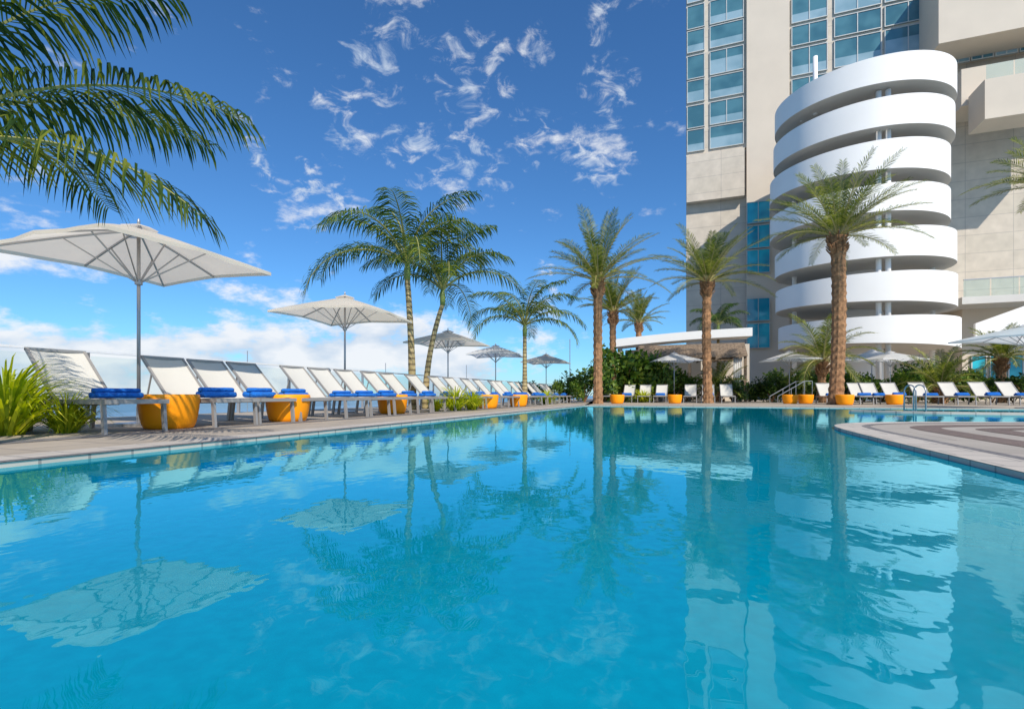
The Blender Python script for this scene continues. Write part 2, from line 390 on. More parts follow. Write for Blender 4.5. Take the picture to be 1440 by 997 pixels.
for px,D,lb in tl:
    o=tb0 if first else copy_tree(tb0); first=False
    o.location=(at(px,D),D,.0); tag(o,lb,'side table','orange tub tables beside the loungers')
# ---------------- parasols ----------------
def make_umbrella(cm):
    r=empty('parasol',(0,0,0)); H=1.22; ze=2.44; zt=2.84
    b=MB(); NR=6; NS=32
    ring=[]
    for j in range(NR+1):
        t=j/NR; rr=[]
        for k in range(NS):
            th=2*pi*k/NS+pi/4
            c,s=cos(th),sin(th); q=max(abs(c),abs(s)); d=1/q
            sec=abs(((k%4)-2)/2)
            sag=(1-sec)*.022*t
            d*=1-(1-sec)*.03*t
            rad=H*t*d
            rr.append((rad*c,rad*s,zt-(zt-ze)*(t**1.12)*(d*.35+.65)/1.0-sag))
        ring.append(rr)
    for j in range(NR):
        for k in range(NS):
            k2=(k+1)%NS
            if j==0: b.face([ring[0][k],ring[1][k],ring[1][k2]])
            else: b.face([ring[j][k],ring[j+1][k],ring[j+1][k2],ring[j][k2]])
    for k in range(NS):
        k2=(k+1)%NS; p,q=ring[NR][k],ring[NR][k2]
        b.face([p,(p[0],p[1],p[2]-.05),(q[0],q[1],q[2]-.05),q])
    weld(b.build('canopy',cm,r),True)
    v=MB()
    for k in range(8):
        a0=2*pi*k/8+pi/4;a1=a0+pi/4
        v.face([(0,0,zt+.07),(.24*cos(a0),.24*sin(a0),zt-.01),(.24*cos(a1),.24*sin(a1),zt-.01)])
    v.build('vent_cap',cm,r)
    p=MB(); p.tube([(0,0,.04),(0,0,zt+.02)],.024,10); p.lathe([(.001,zt+.15),(.02,zt+.12),(.02,zt+.06),(.001,zt+.05)],8); p.build('pole',M['alu'],r,True)
    g=MB(); g.lathe([(.001,0),(.3,0),(.3,.035),(.05,.05),(.03,.06),(.03,.28),(.022,.28)],20); g.build('base',M['alu'],r)
    h=MB(); h.lathe([(.023,2.02),(.05,2.03),(.05,2.1),(.023,2.11)],10); h.build('hub',M['alu'],r)
    for k in range(8):
        th=pi/4*k; c,s=cos(th),sin(th); d=1/max(abs(c),abs(s)); sh=(d*.35+.65)
        e=(H*d*c*.985,H*d*s*.985,0)
        rb=MB(); pts=[]
        for t in (0.02,.25,.5,.75,1): pts.append((e[0]*t,e[1]*t,zt-.03-(zt-ze)*t**1.12*sh))
        for i in range(4): rb.beam(pts[i],pts[i+1],.02,.026)
        q=rb.build('rib',M['alu'],r)
        st=MB(); m=pts[2]; st.beam((.04*c,.04*s,2.07),(m[0],m[1],m[2]-.01),.014,.018); st.build('strut',M['alu'],q)
    return r
um=make_umbrella(M['canopy']); umw=make_umbrella(M['canopy_w'])
U=[(0,-5.4,7.2,-.0,1,'largest cream parasol over the nearest loungers at the left'),
   (0,at(485,12.3),12.3,.1,1,'cream parasol left of the pair of arching palms'),
   (0,at(630,19),19,.0,1,'mid sized cream parasol just right of the pair of arching palms'),
   (1,at(697,24.6),24.6,.2,1,'white parasol behind the small arching palm'),
   (0,at(768,30),30,.0,1,'small distant cream parasol left of the tall date palms'),
   (1,at(948,29),29,.3,1,'white parasol at the far pool end over an orange table'),
   (1,at(1110,28),28,.2,1,'white parasol left of the thick date palm before the ramp tower'),
   (1,at(1226,30.5),30.5,.1,1.1,'wide white parasol just right of the thick date palm, set further back'),
   (1,at(1252,26.5),26.5,.3,.95,'smaller white parasol in front of the wide one below the ramp tower'),
   (1,at(1448,16.0),16.0,.5,1.15,'big white parasol cut by the right edge of the picture')]
uf=[True,True]
for w,x,y,rz,sc,lb in U:
    src=(um,umw)[w]; o=src if uf[w] else copy_tree(src); uf[w]=False
    o.location=(x,y,0); o.rotation_euler=(0,0,-A20+rz); o.scale=(sc,sc,.94 if sc>1.11 else sc); tag(o,lb,'parasol','parasols around the pool')
# ---------------- palms ----------------
def frond(b,base,az,el,length,droop,nl,ll,w,ldroop=.5,fwd=.8,vee=.35,rm=1,rr=.014,start=.14,twist=0):
    p=Vector(base); pts=[p.copy()]; seg=14; ts=[]
    yaw=az
    for i in range(seg):
        t=(i+.5)/seg; e=el-droop*t**1.25
        yaw=az+twist*t
        d=Vector((cos(yaw)*cos(e),sin(yaw)*cos(e),sin(e))); ts.append(d); p=p+d*length/seg; pts.append(p.copy())
    b.tube(pts,[rr*(1.6-1.35*i/seg) for i in range(seg+1)],4,rm,False)
    for j in range(nl):
        t=start+(1-start)*(j+.5)/nl
        f=t*seg; i=min(int(f),seg-1); q=pts[i].lerp(pts[i+1],f-i); tan=ts[i]
        side=tan.cross(ZV)
        if side.length<.05: side=Vector((-sin(yaw),cos(yaw),0))
        side.normalize(); up=side.cross(tan).normalized()
        tt=(t-start)/(1-start)
        ln=ll*(.45+.75*sin(pi*min(1,tt*.85+.12)))*random.uniform(.8,1.12)
        for s in (-1,1):
            fw=fwd*(.6+.8*tt)+random.uniform(-.15,.15)
            d=(side*s+tan*fw+up*(vee+random.uniform(-.2,.2))).normalized()
            d2=(d-ZV*ldroop*random.uniform(.6,1.4)).normalized(); d3=(d2-ZV*ldroop*.9).normalized()
            wv=tan*w*.5
            a=q; m1=a+d*ln*.35; m2=m1+d2*ln*.35; m3=m2+d3*ln*.3
            k=len(b.v)
            b.v+=[tuple(a-wv*.4),tuple(a+wv*.4),tuple(m1+wv),tuple(m1-wv),tuple(m2+wv*.8),tuple(m2-wv*.8),tuple(m3)]
            b.f+=[(k,k+1,k+2,k+3),(k+3,k+2,k+4,k+5),(k+5,k+4,k+6)]; b.m+=[0,0,0]
def queen(loc,H,fl,n,label,group,lean=(0,0),dark='leaf_queen',tr=.11,seed=1,ll=.55):
    random.seed(seed)
    r=empty('palm_tree',loc); tag(r,label,'palm tree',group)
    t=MB(); pts=[];rad=[]; K=60
    for i in range(K+1):
        f=i/K; pts.append((lean[0]*f*f,lean[1]*f*f,H*f)); rad.append(tr*(1.25-.45*f)*(1+.035*(i%3==0)+.03*sin(f*9)))
    t.tube(pts,rad,14); t.build('trunk',M['trunk_q'],r,True)
    top=Vector(pts[-1])
    c=MB(); c.tube([top-ZV*.03,top+ZV*.25,top+ZV*.6],[tr*.95,tr*1.05,tr*.5],10); c.build('crownshaft',M['shaft'],r,True)
    b=MB()
    for i in range(n):
        az=2*pi*i*.381966+random.uniform(-.2,.2); q=i/n
        el=R(82)-q*R(54)+random.uniform(-.15,.1)
        frond(b,top+ZV*.45,az,el,fl*random.uniform(.85,1.08),R(82)+q*R(30),50,ll,.037,.75,.7,.2,rr=.018*max(1,fl/2.5),start=.18,twist=random.uniform(-.25,.25))
    b.build('crown',[M[dark],M['rachis']],r)
    return r
def date(loc,H,fl,n,label,group,tr=.2,seed=1,ll=.42,lo=5,dr=46,w=.032,name='date_palm'):
    random.seed(seed)
    r=empty(name,loc); tag(r,label,'palm tree',group)
    t=MB(); K=int(H*16); n_=20
    lx,ly=random.uniform(-.2,.2),random.uniform(-.2,.2)
    for i in range(K+1):
        f=i/K; z=H*f
        for k in range(n_):
            th=2*pi*k/n_
            s=sin(5*th+z*9)*sin(5*th-z*9)
            rr=tr*(1.12-.18*min(1,z/1.2)+ (.22*(f-.86)/.14 if f>.86 else 0))*(1+.15*max(0,s)+random.uniform(-.02,.02))
            t.v.append((rr*cos(th)+lx*sin(f*2.6)*.5,rr*sin(th)+ly*sin(f*2.6)*.5,z))
    for i in range(K):
        for k in range(n_): t.f.append((i*n_+k,i*n_+(k+1)%n_,(i+1)*n_+(k+1)%n_,(i+1)*n_+k)); t.m.append(0)
    tx,ty=lx*sin(2.6)*.5,ly*sin(2.6)*.5
    for q in range(80):
        th=random.uniform(0,2*pi); z=H-random.uniform(0,.8); rr=tr*1.15
        a=Vector((tx+rr*cos(th)*.9,ty+rr*sin(th)*.9,z)); t.beam(a,a+Vector((cos(th)*.16,sin(th)*.16,.22)),.06,.03)
    t.build('trunk',M['trunk_d'],r,False)
    b=MB()
    for i in range(n):
        az=2*pi*i*.381966+random.uniform(-.3,.3); q=(i/n)
        el=R(86)-q*R(86-lo)+random.uniform(-.15,.15)
        frond(b,Vector((tx+cos(az)*tr*.5,ty+sin(az)*tr*.5,H+.1*(1-q))),az,el,fl*random.uniform(.75,1.15),R(dr)*(.5+.6*q)+random.uniform(-.1,.25),54,ll,w,.28,1.0,.4,rr=.022,start=.12)
    b.build('crown',[M['leaf_date'],M['rachis_d']],r)
    return r
G1='arching palms along the left deck'
queen((at(580,14.5),14.5,0),3.8,3.3,13,'front palm of the tall arching pair by the left loungers, its trunk the left one',G1,(-.15,0),seed=3,ll=.72,tr=.095)
queen((at(598,15.8),15.8,0),3.3,3.2,12,'rear palm of the tall arching pair by the left loungers, its trunk the right one',G1,(.55,0),seed=8,ll=.70,tr=.085)
queen((at(738,22.5),22.5,0),3.1,3.0,14,'small arching palm between the tall pair and the date palms',G1,(0,0),seed=5,ll=.62,tr=.1)
queen((at(1010,36),36,0),5.0,2.4,14,'dark arching palm behind the date palm by the pavilion','palms near the pavilion',(0,0),seed=6,dark='leaf_dark')
G2='tall date palms round the far side of the pool'
date((at(841,24),24,0),5.9,3.3,38,'tall date palm at the left of the far pool end',G2,.21,11)
date((at(862,30),30,0),5.4,2.6,30,'thinner date palm just behind the leftmost tall date palm',G2,.19,12)
date((at(899,40),40,0),6.2,2.5,28,'distant date palm between the two front date palms',G2,.22,13)
date((at(996,26),26,0),6.3,3.1,36,'date palm in front of the pavilion beside the tower',G2,.22,14)
date((at(1175,22),22,0),7.4,3.3,40,'thickest date palm standing in front of the white ramp tower',G2,.28,15)
date((at(1482,22),22,0),9.6,2.9,34,'date palm mostly outside the right edge with only frond tips showing',G2,.28,16)
G3='short feather palms in the planting beds'
date((at(1158,27),27,0),2.2,2.9,26,'short wide feather palm behind the thick date palm',G3,.2,21,.5,-5,80,name='short_palm')
date((at(1320,25),25,0),.7,2.2,26,'low feathery palm right of the ramp tower base',G3,.2,22,.4,0,70,name='short_palm')
date((at(1408,27),27,0),2.4,2.0,26,'short feather palm near the terrace steps at the right',G3,.2,23,.4,0,70,name='short_palm')
date((at(1010,30),30,0),.6,1.8,22,'low feather palm beside the thatched cabana',G3,.2,24,.4,0,70,name='short_palm')
random.seed(4)
K_=.70
npal=empty('palm_tree',(-6.0*K_,4.7*K_,0)); tag(npal,'near palm with dark fronds hanging in from the upper left corner','palm tree',G1)
zc=HC+(2.75-HC)*K_
t=MB(); t.tube([(0,0,zc*z/28) for z in range(0,29)],[.10*(1.2-.01*z)*(1+.04*(z%2)) for z in range(0,29)],12); t.build('trunk',M['trunk_q'],npal,True)
for az,el,ln,dr,tw in [(2,13,3.3,56,-.1),(10,38,3.45,62,.0),(-12,60,3.6,68,.1),(24,70,3.4,60,0),(48,52,3.2,70,0),(90,45,3,80,0),(130,50,3,80,0),(180,40,3,80,0)]:
    b=MB(); frond(b,(0,0,zc),R(az),R(el),ln*K_,R(dr),64,.74*K_,.032*K_,.9,.65,.15,rr=.018*K_,twist=tw); b.build('frond',[M['leaf_near'],M['rachis']],npal)

# ---------------- shrubs ----------------
def blade_mesh(nm,n,h,mat,w=.03,seed=0):
    random.seed(seed); b=MB()
    for i in range(n):
        az=random.uniform(0,2*pi); r0=random.uniform(0,.18*h); el=random.uniform(R(30),R(88)); p=Vector((cos(az)*r0,sin(az)*r0,0)); ln=h*random.uniform(.7,1.25)
        pr=None
        for k in range(6):
            t=k/5; e=el-R(115)*t*t
            sd=Vector((-sin(az),cos(az),0))*w*.5*(1-t**2)*(1 if k else .6)
            cur=(p-sd,p+sd)
            if pr: b.face([pr[0],pr[1],cur[1],cur[0]])
            pr=cur; p=p+Vector((cos(az)*cos(e),sin(az)*cos(e),sin(e)))*ln/5
    return b.build(nm,mat)
sp=weld(blade_mesh('strappy_plant',240,.82,M['leaf_lime'],.034,1))
spots=[(-5.5,5.4,1.15,'lime strappy plant at the left edge of the picture, largest'),(-5.15,5.75,.7,'low lime strappy plant beside the nearest lounger'),(-6.0,5.9,1.2,'lime strappy plant behind the largest one at the left edge'),
 (at(640,13.6),13.6,1.0,'lime strappy plant right of the arching palm trunks'),(at(664,14.4),14.4,.85,'lime strappy plant further right of the arching palm trunks'),(at(612,13.2),13.2,.6,'small strappy plant at the foot of the arching palm pair'),
 (at(768,23),23,1.0,'strappy plant right of the small arching palm'),(at(905,27.8),27.8,1.1,'strappy plant behind the loungers at the far pool end')]
for i,(x,y,s,lb) in enumerate(spots):
    o=sp if i==0 else sp.copy()
    if i: col.objects.link(o)
    o.location=(x,y,0); o.scale=(s,s,s); o.rotation_euler=(0,0,i*1.3); tag(o,lb,'plant','strappy plants in the beds')
def shrub_mesh(seed,n=2200,leaf=.1):
    random.seed(seed); b=MB(); lobes=[(random.uniform(-.7,.7),random.uniform(-.5,.5),random.uniform(.25,.95),random.uniform(.16,.36)) for _ in range(13)]
    for i in range(n):
        lx,ly,lz,lr=random.choice(lobes)
        v=Vector((random.gauss(0,1),random.gauss(0,1),random.gauss(0,1))).normalized()*lr*random.uniform(.5,1.25)
        p=Vector((lx,ly,lz))+v
        if p.z<0: p.z=abs(p.z)
        d=Vector((random.gauss(0,1),random.gauss(0,1),random.gauss(.4,1))).normalized(); s=d.cross(Vector((random.random(),random.random(),random.random()))).normalized()
        l=leaf*random.uniform(.7,1.6)
        b.face([p,p+d*l*.5+s*l*.28,p+d*l,p+d*l*.5-s*l*.28])
    return b
shr=[]
for sd,mt in ((1,'leaf_bush'),(2,'leaf_dark'),(3,'leaf_bush')):
    r=empty('shrub',(0,0,0)); shrub_mesh(sd).build('foliage',M[mt],r)
    t=MB()
    for q in range(5):
        a=q*1.26; t.tube([(0,0,0),(.15*cos(a),.15*sin(a),.3),(.4*cos(a),.4*sin(a),.7)],[.03,.02,.01],5)
    t.build('stem',M['trunk_d'],r); shr.append([r,False])
SB=[(800,27,1.0,0),(822,29,1.6,1),(850,30,2.2,0),(872,31,2.8,2),(895,32,2.5,0),(918,31,2.0,2),(940,33,1.8,2),(965,31,1.3,0),(1030,30,1.3,1),(1062,30,1.0,0),(1086,29,1.2,1),(1105,30,1.6,2),(1135,30,1.5,1),(1160,31,1.7,0),(1190,30,1.3,1),(1215,31,1.4,0),(1240,30,1.3,2),(1268,29,1.2,1),(1290,28,1.5,0),(1312,29,2.0,1),(1342,28,1.7,2),(1365,29,1.5,0),(1395,27,1.2,1),(1425,27,1.3,0),(1450,26,1.6,1),(770,29,.9,0),(745,31,1.0,1)]
for i,(px,D,s,k) in enumerate(SB):
    src=shr[k]; o=src[0] if not src[1] else copy_tree(src[0]); src[1]=True
    o.location=(at(px,D),D,0); o.scale=(s,s,s*random.uniform(.9,1.1)); o.rotation_euler=(0,0,i*2.1)
    kd=('mid green leafy','dark green','bright leafy')[k]
    tag(o,'%s shrub filling the planting bed behind the far loungers'%kd,'shrub','shrubs in the bed behind the far loungers, %s'%kd)
# ---------------- glass fence ----------------
fo=empty('glass_fence',(0,0,0)); tag(fo,'clear glass terrace fence with slim metal posts behind the left loungers','fence')
fp=lambda D: Vector((-8.1+.364*(D-7.86),D,0))
D=1.5
while D<44:
    a=fp(D); b_=fp(D+1.5)
    p=MB(); p.beam(a,a+ZV*1.2,.06,.06); p.build('post',M['alu'],fo)
    g=MB(); t=(b_-a).normalized(); g.face([a+t*.06+ZV*.1,b_-t*.06+ZV*.1,b_-t*.06+ZV*1.14,a+t*.06+ZV*1.14]); g.build('glass_panel',M['glass'],fo)
    D+=1.5
p=MB(); p.beam(fp(1.4)+ZV*1.22,fp(D)+ZV*1.22,.06,.04); p.build('top_rail',M['rail'],fo)
# ---------------- sailboats ----------------
for i,(px,D,h,lb) in enumerate([(345,120,13,'moored sailing boat whose tall mast shows left of the second parasol'),(365,140,9,'sailing boat with a shorter mast seen beside the tallest mast'),(540,150,12,'sailing boat with its mast just left of the arching palms'),(800,130,17,'sailing boat with its mast right of the small palm'),(655,160,12,'sailing boat with its mast between two parasols')]):
    r=empty('sailboat',(at(px,D),D,-9)); r.rotation_euler=(0,0,.3*i); tag(r,lb,'boat','boats moored in the bay')
    b=MB()
    st=[(-5,1.0),(-3,1.5),(0,1.7),(3,1.2),(5.5,.05)]
    for j in range(4):
        (x0,w0),(x1,w1)=st[j],st[j+1]
        b.face([(x0,-w0,1.2),(x1,-w1,1.2),(x1,w1,1.2),(x0,w0,1.2)])
        for s in (-1,1): b.face([(x0,s*w0,1.2),(x1,s*w1,1.2),(x1,s*w1*.5,-.3),(x0,s*w0*.5,-.3)])
    b.face([(-5,-1,1.2),(-5,1,1.2),(-5,.5,-.3),(-5,-.5,-.3)]); b.build('hull',M['boat'],r)
    m=MB(); m.tube([(.5,0,1.2),(.5,0,h+7)],.11,6); m.build('mast',M['alu'],r)
    m=MB(); m.tube([(.5,0,2.5),(-4,0,2.6)],.07,6); m.build('boom',M['boat'],r)
# ---------------- tower ----------------
P0=Vector((17.5,50,0))
def FU(px,off=0):
    k=(px-720)/F; P=P0-DV*off; u=(k*P.y-P.x)/(EV.x-k*EV.y); return u,(P+EV*u).y
def FZ(py,px,off=0): return zat(py,FU(px,off)[1])
tw=empty('hotel_tower',P0,-A20); tag(tw,'tall cream tower with teal window strips at the right','building')
b=MB(); b.box(0,40,0,22,0,24.2); b.build('wall',M['tower'],tw)
b=MB(); b.box(-.0,40,-.25,22,24.2,70); b.build('upper_wall',M['tower'],tw)
def block(px0,px1,py0,py1,off,name,mat,depth=None,zref=None):
    u0=FU(px0,off)[0]; u1=FU(px1,off)[0]; ref=zref or px0
    z0=FZ(py0,ref,off); z1=FZ(py1,ref,off); b=MB(); b.box(u0,u1,-off,-.01 if depth is None else -off+depth,z0,z1); return b.build(name,mat,tw)
random.seed(31)
def window(px0,px1,py0,py1,off,light=False,cols=1,ref=None,mat=None,t=.07):
    u0=FU(px0,off)[0]; u1=FU(px1,off)[0]; ref=ref or px0; z0=FZ(py0,ref,off); z1=FZ(py1,ref,off); z0,z1=min(z0,z1),max(z0,z1)
    if light: zm=z0+(z1-z0)*random.choice((.35,.5,.62))
    else: zm=z0
    b=MB(); b.box(u0,u1,-off+.05,-off+.12,zm,z1)
    w=b.build('window',mat or M['win'],tw)
    if light:
        b=MB(); b.box(u0,u1,-off+.05,-off+.12,z0,zm-.002); b.build('curtained_pane',M['winlight'],w)
    f=MB()
    f.box(u0,u1,-off,-off+.049,z0,z0+t); f.box(u0,u1,-off,-off+.049,z1-t,z1)
    for i in range(cols+1):
        uc=u0+(u1-u0)*i/cols; uc=min(max(uc,u0+t/2),u1-t/2); f.box(uc-t/2,uc+t/2,-off+.004,-off+.049,z0+t,z1-t)
    f.build('frame',M['mullion'],w)
rows=[(215,184),(182,150),(146,115),(113,80),(76,45),(43,10),(6,-25),(-27,-60)]
for i,(a,c) in enumerate(rows):
    window(966,991,a,c,.4,i%2==0,1,966); window(998,1046,a,c,.4,True,2 if i%2 else 1,966)
rows=[(150,112),(108,70),(66,38),(34,-2),(-6,-45)]
for i,(a,c) in enumerate(rows):
    window(1113,1164,a,c,.4,i%2==1,2,1113); window(1173,1240,a,c,.4,i%2==1,2,1113); window(1244,1312,a,c,.4,i%2==1,2,1113)
block(1050,1110,600,-400,.6,'pier',M['cream'],.34)
block(965.5,1047,285,220,.8,'cantilever_block',M['tower'])
rows=[(490,455),(452,420),(385,352),(350,318),(315,285)]
for a,c in rows: window(1050,1083,a,c,.9,False,2,1052,M['windark'],.05)
block(1320,1560,62,-60,4.0,'overhang_block',M['cream'])
for i in range(4): window(1332+i*34,1364+i*34,92,56,1.2,i%2==0,2,1332)
block(1352,1560,150,98,3.0,'balcony',M['cream'])
block(1385,1560,168,112,5.5,'balcony',M['cream'],2.4)
for i in range(4):
    u0=FU(1387,5.45)[0]+i*1.7; z0=FZ(112,1385,5.5); g=MB(); g.box(u0,u0+1.6,-5.45,-5.43,z0,z0+1.1); g.build('glass_panel',M['glass'],tw)
block(1353,1560,428,418,5.0,'terrace_slab',M['soffit'])
for i in range(5):
    u0=FU(1355,4.95)[0]+i*1.7; z0=FZ(418,1353,5.0); g=MB(); g.box(u0,u0+1.6,-4.95,-4.93,z0,z0+1.3); g.build('glass_panel',M['glass'],tw)
u0=FU(1355,4.95)[0]; z0=FZ(418,1353,5.0); g=MB(); g.box(u0,u0+10,-4.99,-4.90,z0+1.3,z0+1.36); g.build('hand_rail',M['alu'],tw)
block(1353,1560,600,428,2.0,'podium_wall',M['cream'])
for i in range(3): window(1366+26*i,1388+26*i,540,500,2.15,False,1,1366,M['windark'])
b=MB(); u0=FU(1372,7)[0]; D7=FU(1372,7)[1]
zA=zat(455,D7); b.v+=[(u0,-7,zA-1.4),(u0+10,-7,zA+2.2),(u0+10,-7,zA+4),(u0,-7,zA)]; b.v+=[(x,-6.7,z) for x,y,z in b.v[:4]]
for q in ((0,1,2,3),(7,6,5,4),(0,4,5,1),(3,2,6,7),(0,3,7,4)): b.f.append(q); b.m.append(0)
b.build('ramp_wall',M['white'],tw)
# ---------------- spiral ramp ----------------
sc=Vector((at(1209,38),38,0)); rt=empty('ramp_tower',sc,-A20); tag(rt,'white rounded parking ramp tower of seven stacked bands','ramp tower')
A,B=5.7,4.9
def se(th,a,b,n=2.0):
    c,s=cos(th),sin(th); return (a*abs(c)**(2/n)*(1 if c>=0 else -1), b*abs(s)**(2/n)*(1 if s>=0 else -1))
tops=[5.75,8.7,11.65,14.6,17.55,20.4,23.2]
NS=96
for i,zt in enumerate(tops):
    ox=(.2,0,-.05,-.4,-.4,-.15,-.05)[i]; tl=(0,.01,.02,.025,.03,.035,.035)[i]
    def ring(a,b,z,hh=0): return [(x+ox,y,z+tl*x-hh*(1.92+.22*x/A+.08*sin(i*2.1+2*pi*k/NS))) for k,(x,y) in enumerate([se(2*pi*k/NS,a,b) for k in range(NS)])]
    b=MB(); o0=ring(A,B,zt,1);o1=ring(A,B,zt);i1=ring(A-.25,B-.25,zt);i0=ring(A-.25,B-.25,zt+.3,1)
    for k in range(NS):
        q=(k+1)%NS
        b.face([o0[k],o0[q],o1[q],o1[k]]); b.face([o1[k],o1[q],i1[q],i1[k]]); b.face([i1[k],i1[q],i0[q],i0[k]])
    fl_=MB(); c0=ring(1.6,1.1,zt+.02,1)
    o00=ring(A-.002,B-.002,zt,1); c1=ring(1.6,1.1,zt+.3,1)
    for k in range(NS):
        q=(k+1)%NS
        fl_.face([o00[k],c0[k],c0[q],o00[q]]); fl_.face([i0[k],i0[q],c1[q],c1[k]]); fl_.face([c0[k],c0[q],c1[q],c1[k]])
    dk=fl_.build('ramp_deck',M['soffit'],rt)
    weld(b.build('parapet',M['white'],dk),True,40)
for x,y in ((.0,-4.1),(.55,-4.1),(-4.4,0),(4.5,0)):
    b=MB(); b.tube([(x,y,0),(x,y,21.2)],.17,14); b.build('column',M['white'],rt,True)
b=MB(); b.lathe([(1.5,0),(1.5,22.5)],30)
for i in range(len(b.v)): b.v[i]=(b.v[i][0],b.v[i][1]*.65,b.v[i][2])
b.build('core',M['white'],rt,True)
b=MB(); b.tube([(-3.4,-2.2,21.3),(-3.4,-2.2,25.6)],.16,10); b.build('mast',M['white'],rt,True)
b=MB(); b.tube([(-4.2,-1.5,21.3),(-4.2,-1.5,23.4)],.09,10); b.build('mast',M['white'],rt,True)
# ---------------- pavilion ----------------
pv=empty('pavilion',(at(955,36),36,0),-A20); tag(pv,'low white roofed pavilion left of the tower foot','building')
b=MB(); K=16
for j in range(K):
    x0=-4.6+9.2*j/K; x1=-4.6+9.2*(j+1)/K; f=lambda x: 4.6+.1*(1-(x/4.6)**2)+.05*x
    b.face([(x0,-2,f(x0)),(x1,-2,f(x1)),(x1,3,f(x1)+.3),(x0,3,f(x0)+.3)]); b.face([(x0,-2,f(x0)-.55),(x1,-2,f(x1)-.55),(x1,-2,f(x1)),(x0,-2,f(x0))]); b.face([(x0,-2,f(x0)-.55),(x0,3,f(x0)-.25),(x1,3,f(x1)-.25),(x1,-2,f(x1)-.55)])
b.build('roof',M['white'],pv)
b=MB(); b.box(-4,4.4,1.5,1.8,0,3.9); b.build('wall',M['cream'],pv)
for x in (-4,-1.2,1.6,4.3):
    b=MB(); b.box(x-.15,x+.15,-1.7,-1.4,0,3.8); b.build('column',M['cream'],pv)
cb=empty('cabana',(at(970,32),32,0),-A20); tag(cb,'open cabana with a brown thatched pitched roof beside the date palm','cabana')
random.seed(9)
b=MB(); JX=30
for s0 in (-1,1):
    for lay in range(4):
        for j in range(JX):
            x=-3.2+6.4*j/JX; w_=6.4/JX; y0=s0*(lay*.42); y1=s0*(lay*.42+.55); z0=3.65-lay*.2+.03; z1=z0-.36-random.uniform(0,.08)
            b.face([(x,y0,z0),(x+w_,y0,z0),(x+w_*1.1,y1,z1),(x-w_*.1,y1,z1-random.uniform(0,.12))])
b.build('roof_thatch',M['brownroof'],cb)
b=MB(); b.beam((-3.2,-1.6,2.75),(3.2,-1.6,2.75),.12,.14); b.beam((-3.2,1.6,2.75),(3.2,1.6,2.75),.12,.14); b.build('beam',M['brownroof'],cb)
for x in (-3.1,0,3.1):
    for y in (-1.6,1.6): b=MB(); b.box(x-.08,x+.08,y-.08,y+.08,0,2.67); b.build('post',M['brownroof'],cb)
b=MB()
for j in range(8): b.tube([(2.5+.05*j,-1.5,0),(2.5+.05*j+.03*(j%2),-1.5-.04*(j%2),2.65)],.035,6)
b.build('curtain',M['canopy_w'],cb,True)
for i,(px,D,lb) in enumerate([(1288,13.2,'curved steel pool handrail on the spa kerb, left one of two'),(1302,13.0,'curved steel pool handrail on the spa kerb, right one of two')]):
    r=empty('handrail',(at(px,D),D,0)); b=MB(); pts=[(0,0,-.3),(0,0,.5)]+[(0,.2-.2*cos(a),.5+.2*sin(a)) for a in [R(q) for q in range(15,180,15)]]+[(0,.4,-.3)]
    b.tube(pts,.018,8); b.build('rail',M['alu'],r,True); tag(r,lb,'handrail','pool handrails')
r=empty('stair_rail',(at(1118,26),26,0)); tag(r,'pale sloping stair rail behind two orange tub tables','handrail')
b=MB()
for y in (0,.8):
    b.tube([(-.9,y,.35),(.5,y,1.15),(.9,y,1.15)],.022,6)
    for x,z in ((-.9,.35),(-.2,.75),(.5,1.15),(.9,1.15)): b.tube([(x,y,0),(x,y,z)],.018,6)
b.build('rail',M['alu'],r)

# ---------------- world ----------------
w=bpy.data.worlds.new('World'); bpy.context.scene.world=w; w.use_nodes=True; nt=w.node_tree; nt.nodes.clear()
SUN=Vector((.34,-.82,.80)).normalized(); sel=math.asin(SUN.z); srot=math.atan2(SUN.x,SUN.y)
out=N(nt,'ShaderNodeOutputWorld'); bg=N(nt,'ShaderNodeBackground'); bg.inputs[1].default_value=.15; L(nt,bg.outputs[0],out.inputs[0])
sky=N(nt,'ShaderNodeTexSky',sky_type='NISHITA'); sky.sun_disc=False; sky.sun_elevation=sel; sky.sun_rotation=srot; sky.air_density=1.0; sky.dust_density=.3; sky.ozone_density=2.2
tc=N(nt,'ShaderNodeTexCoord')
tint=N(nt,'ShaderNodeMix',data_type='RGBA',blend_type='MULTIPLY'); tint.inputs[0].default_value=1; L(nt,sky.outputs[0],tint.inputs[6]); tint.inputs[7].default_value=(.37,.70,1.0,1)
sx=N(nt,'ShaderNodeSeparateXYZ'); L(nt,tc.outputs['Generated'],sx.inputs[0])
def mth(op,a,b=None,c=None): return mathn(nt,op,a,b,c)
def sm(x,a,b,c=0,d=1):
    n=N(nt,'ShaderNodeMapRange',interpolation_type='SMOOTHSTEP'); L(nt,x,n.inputs[0]); n.inputs[1].default_value=a;n.inputs[2].default_value=b;n.inputs[3].default_value=c;n.inputs[4].default_value=d; return n.outputs[0]
zp=mth('MAXIMUM',sx.outputs[2],0)
den=mth('ADD',zp,.22)
cx=N(nt,'ShaderNodeCombineXYZ'); L(nt,mth('DIVIDE',sx.outputs[0],den),cx.inputs[0]); L(nt,mth('DIVIDE',sx.outputs[1],den),cx.inputs[1])
n1=N(nt,'ShaderNodeTexNoise'); n1.inputs['Scale'].default_value=15; n1.inputs['Detail'].default_value=12; n1.inputs['Roughness'].default_value=.64; n1.inputs['Distortion'].default_value=.6; L(nt,cx.outputs[0],n1.inputs['Vector'])
n2=N(nt,'ShaderNodeTexNoise'); n2.inputs['Scale'].default_value=5.5; n2.inputs['Detail'].default_value=10; n2.inputs['Roughness'].default_value=.62
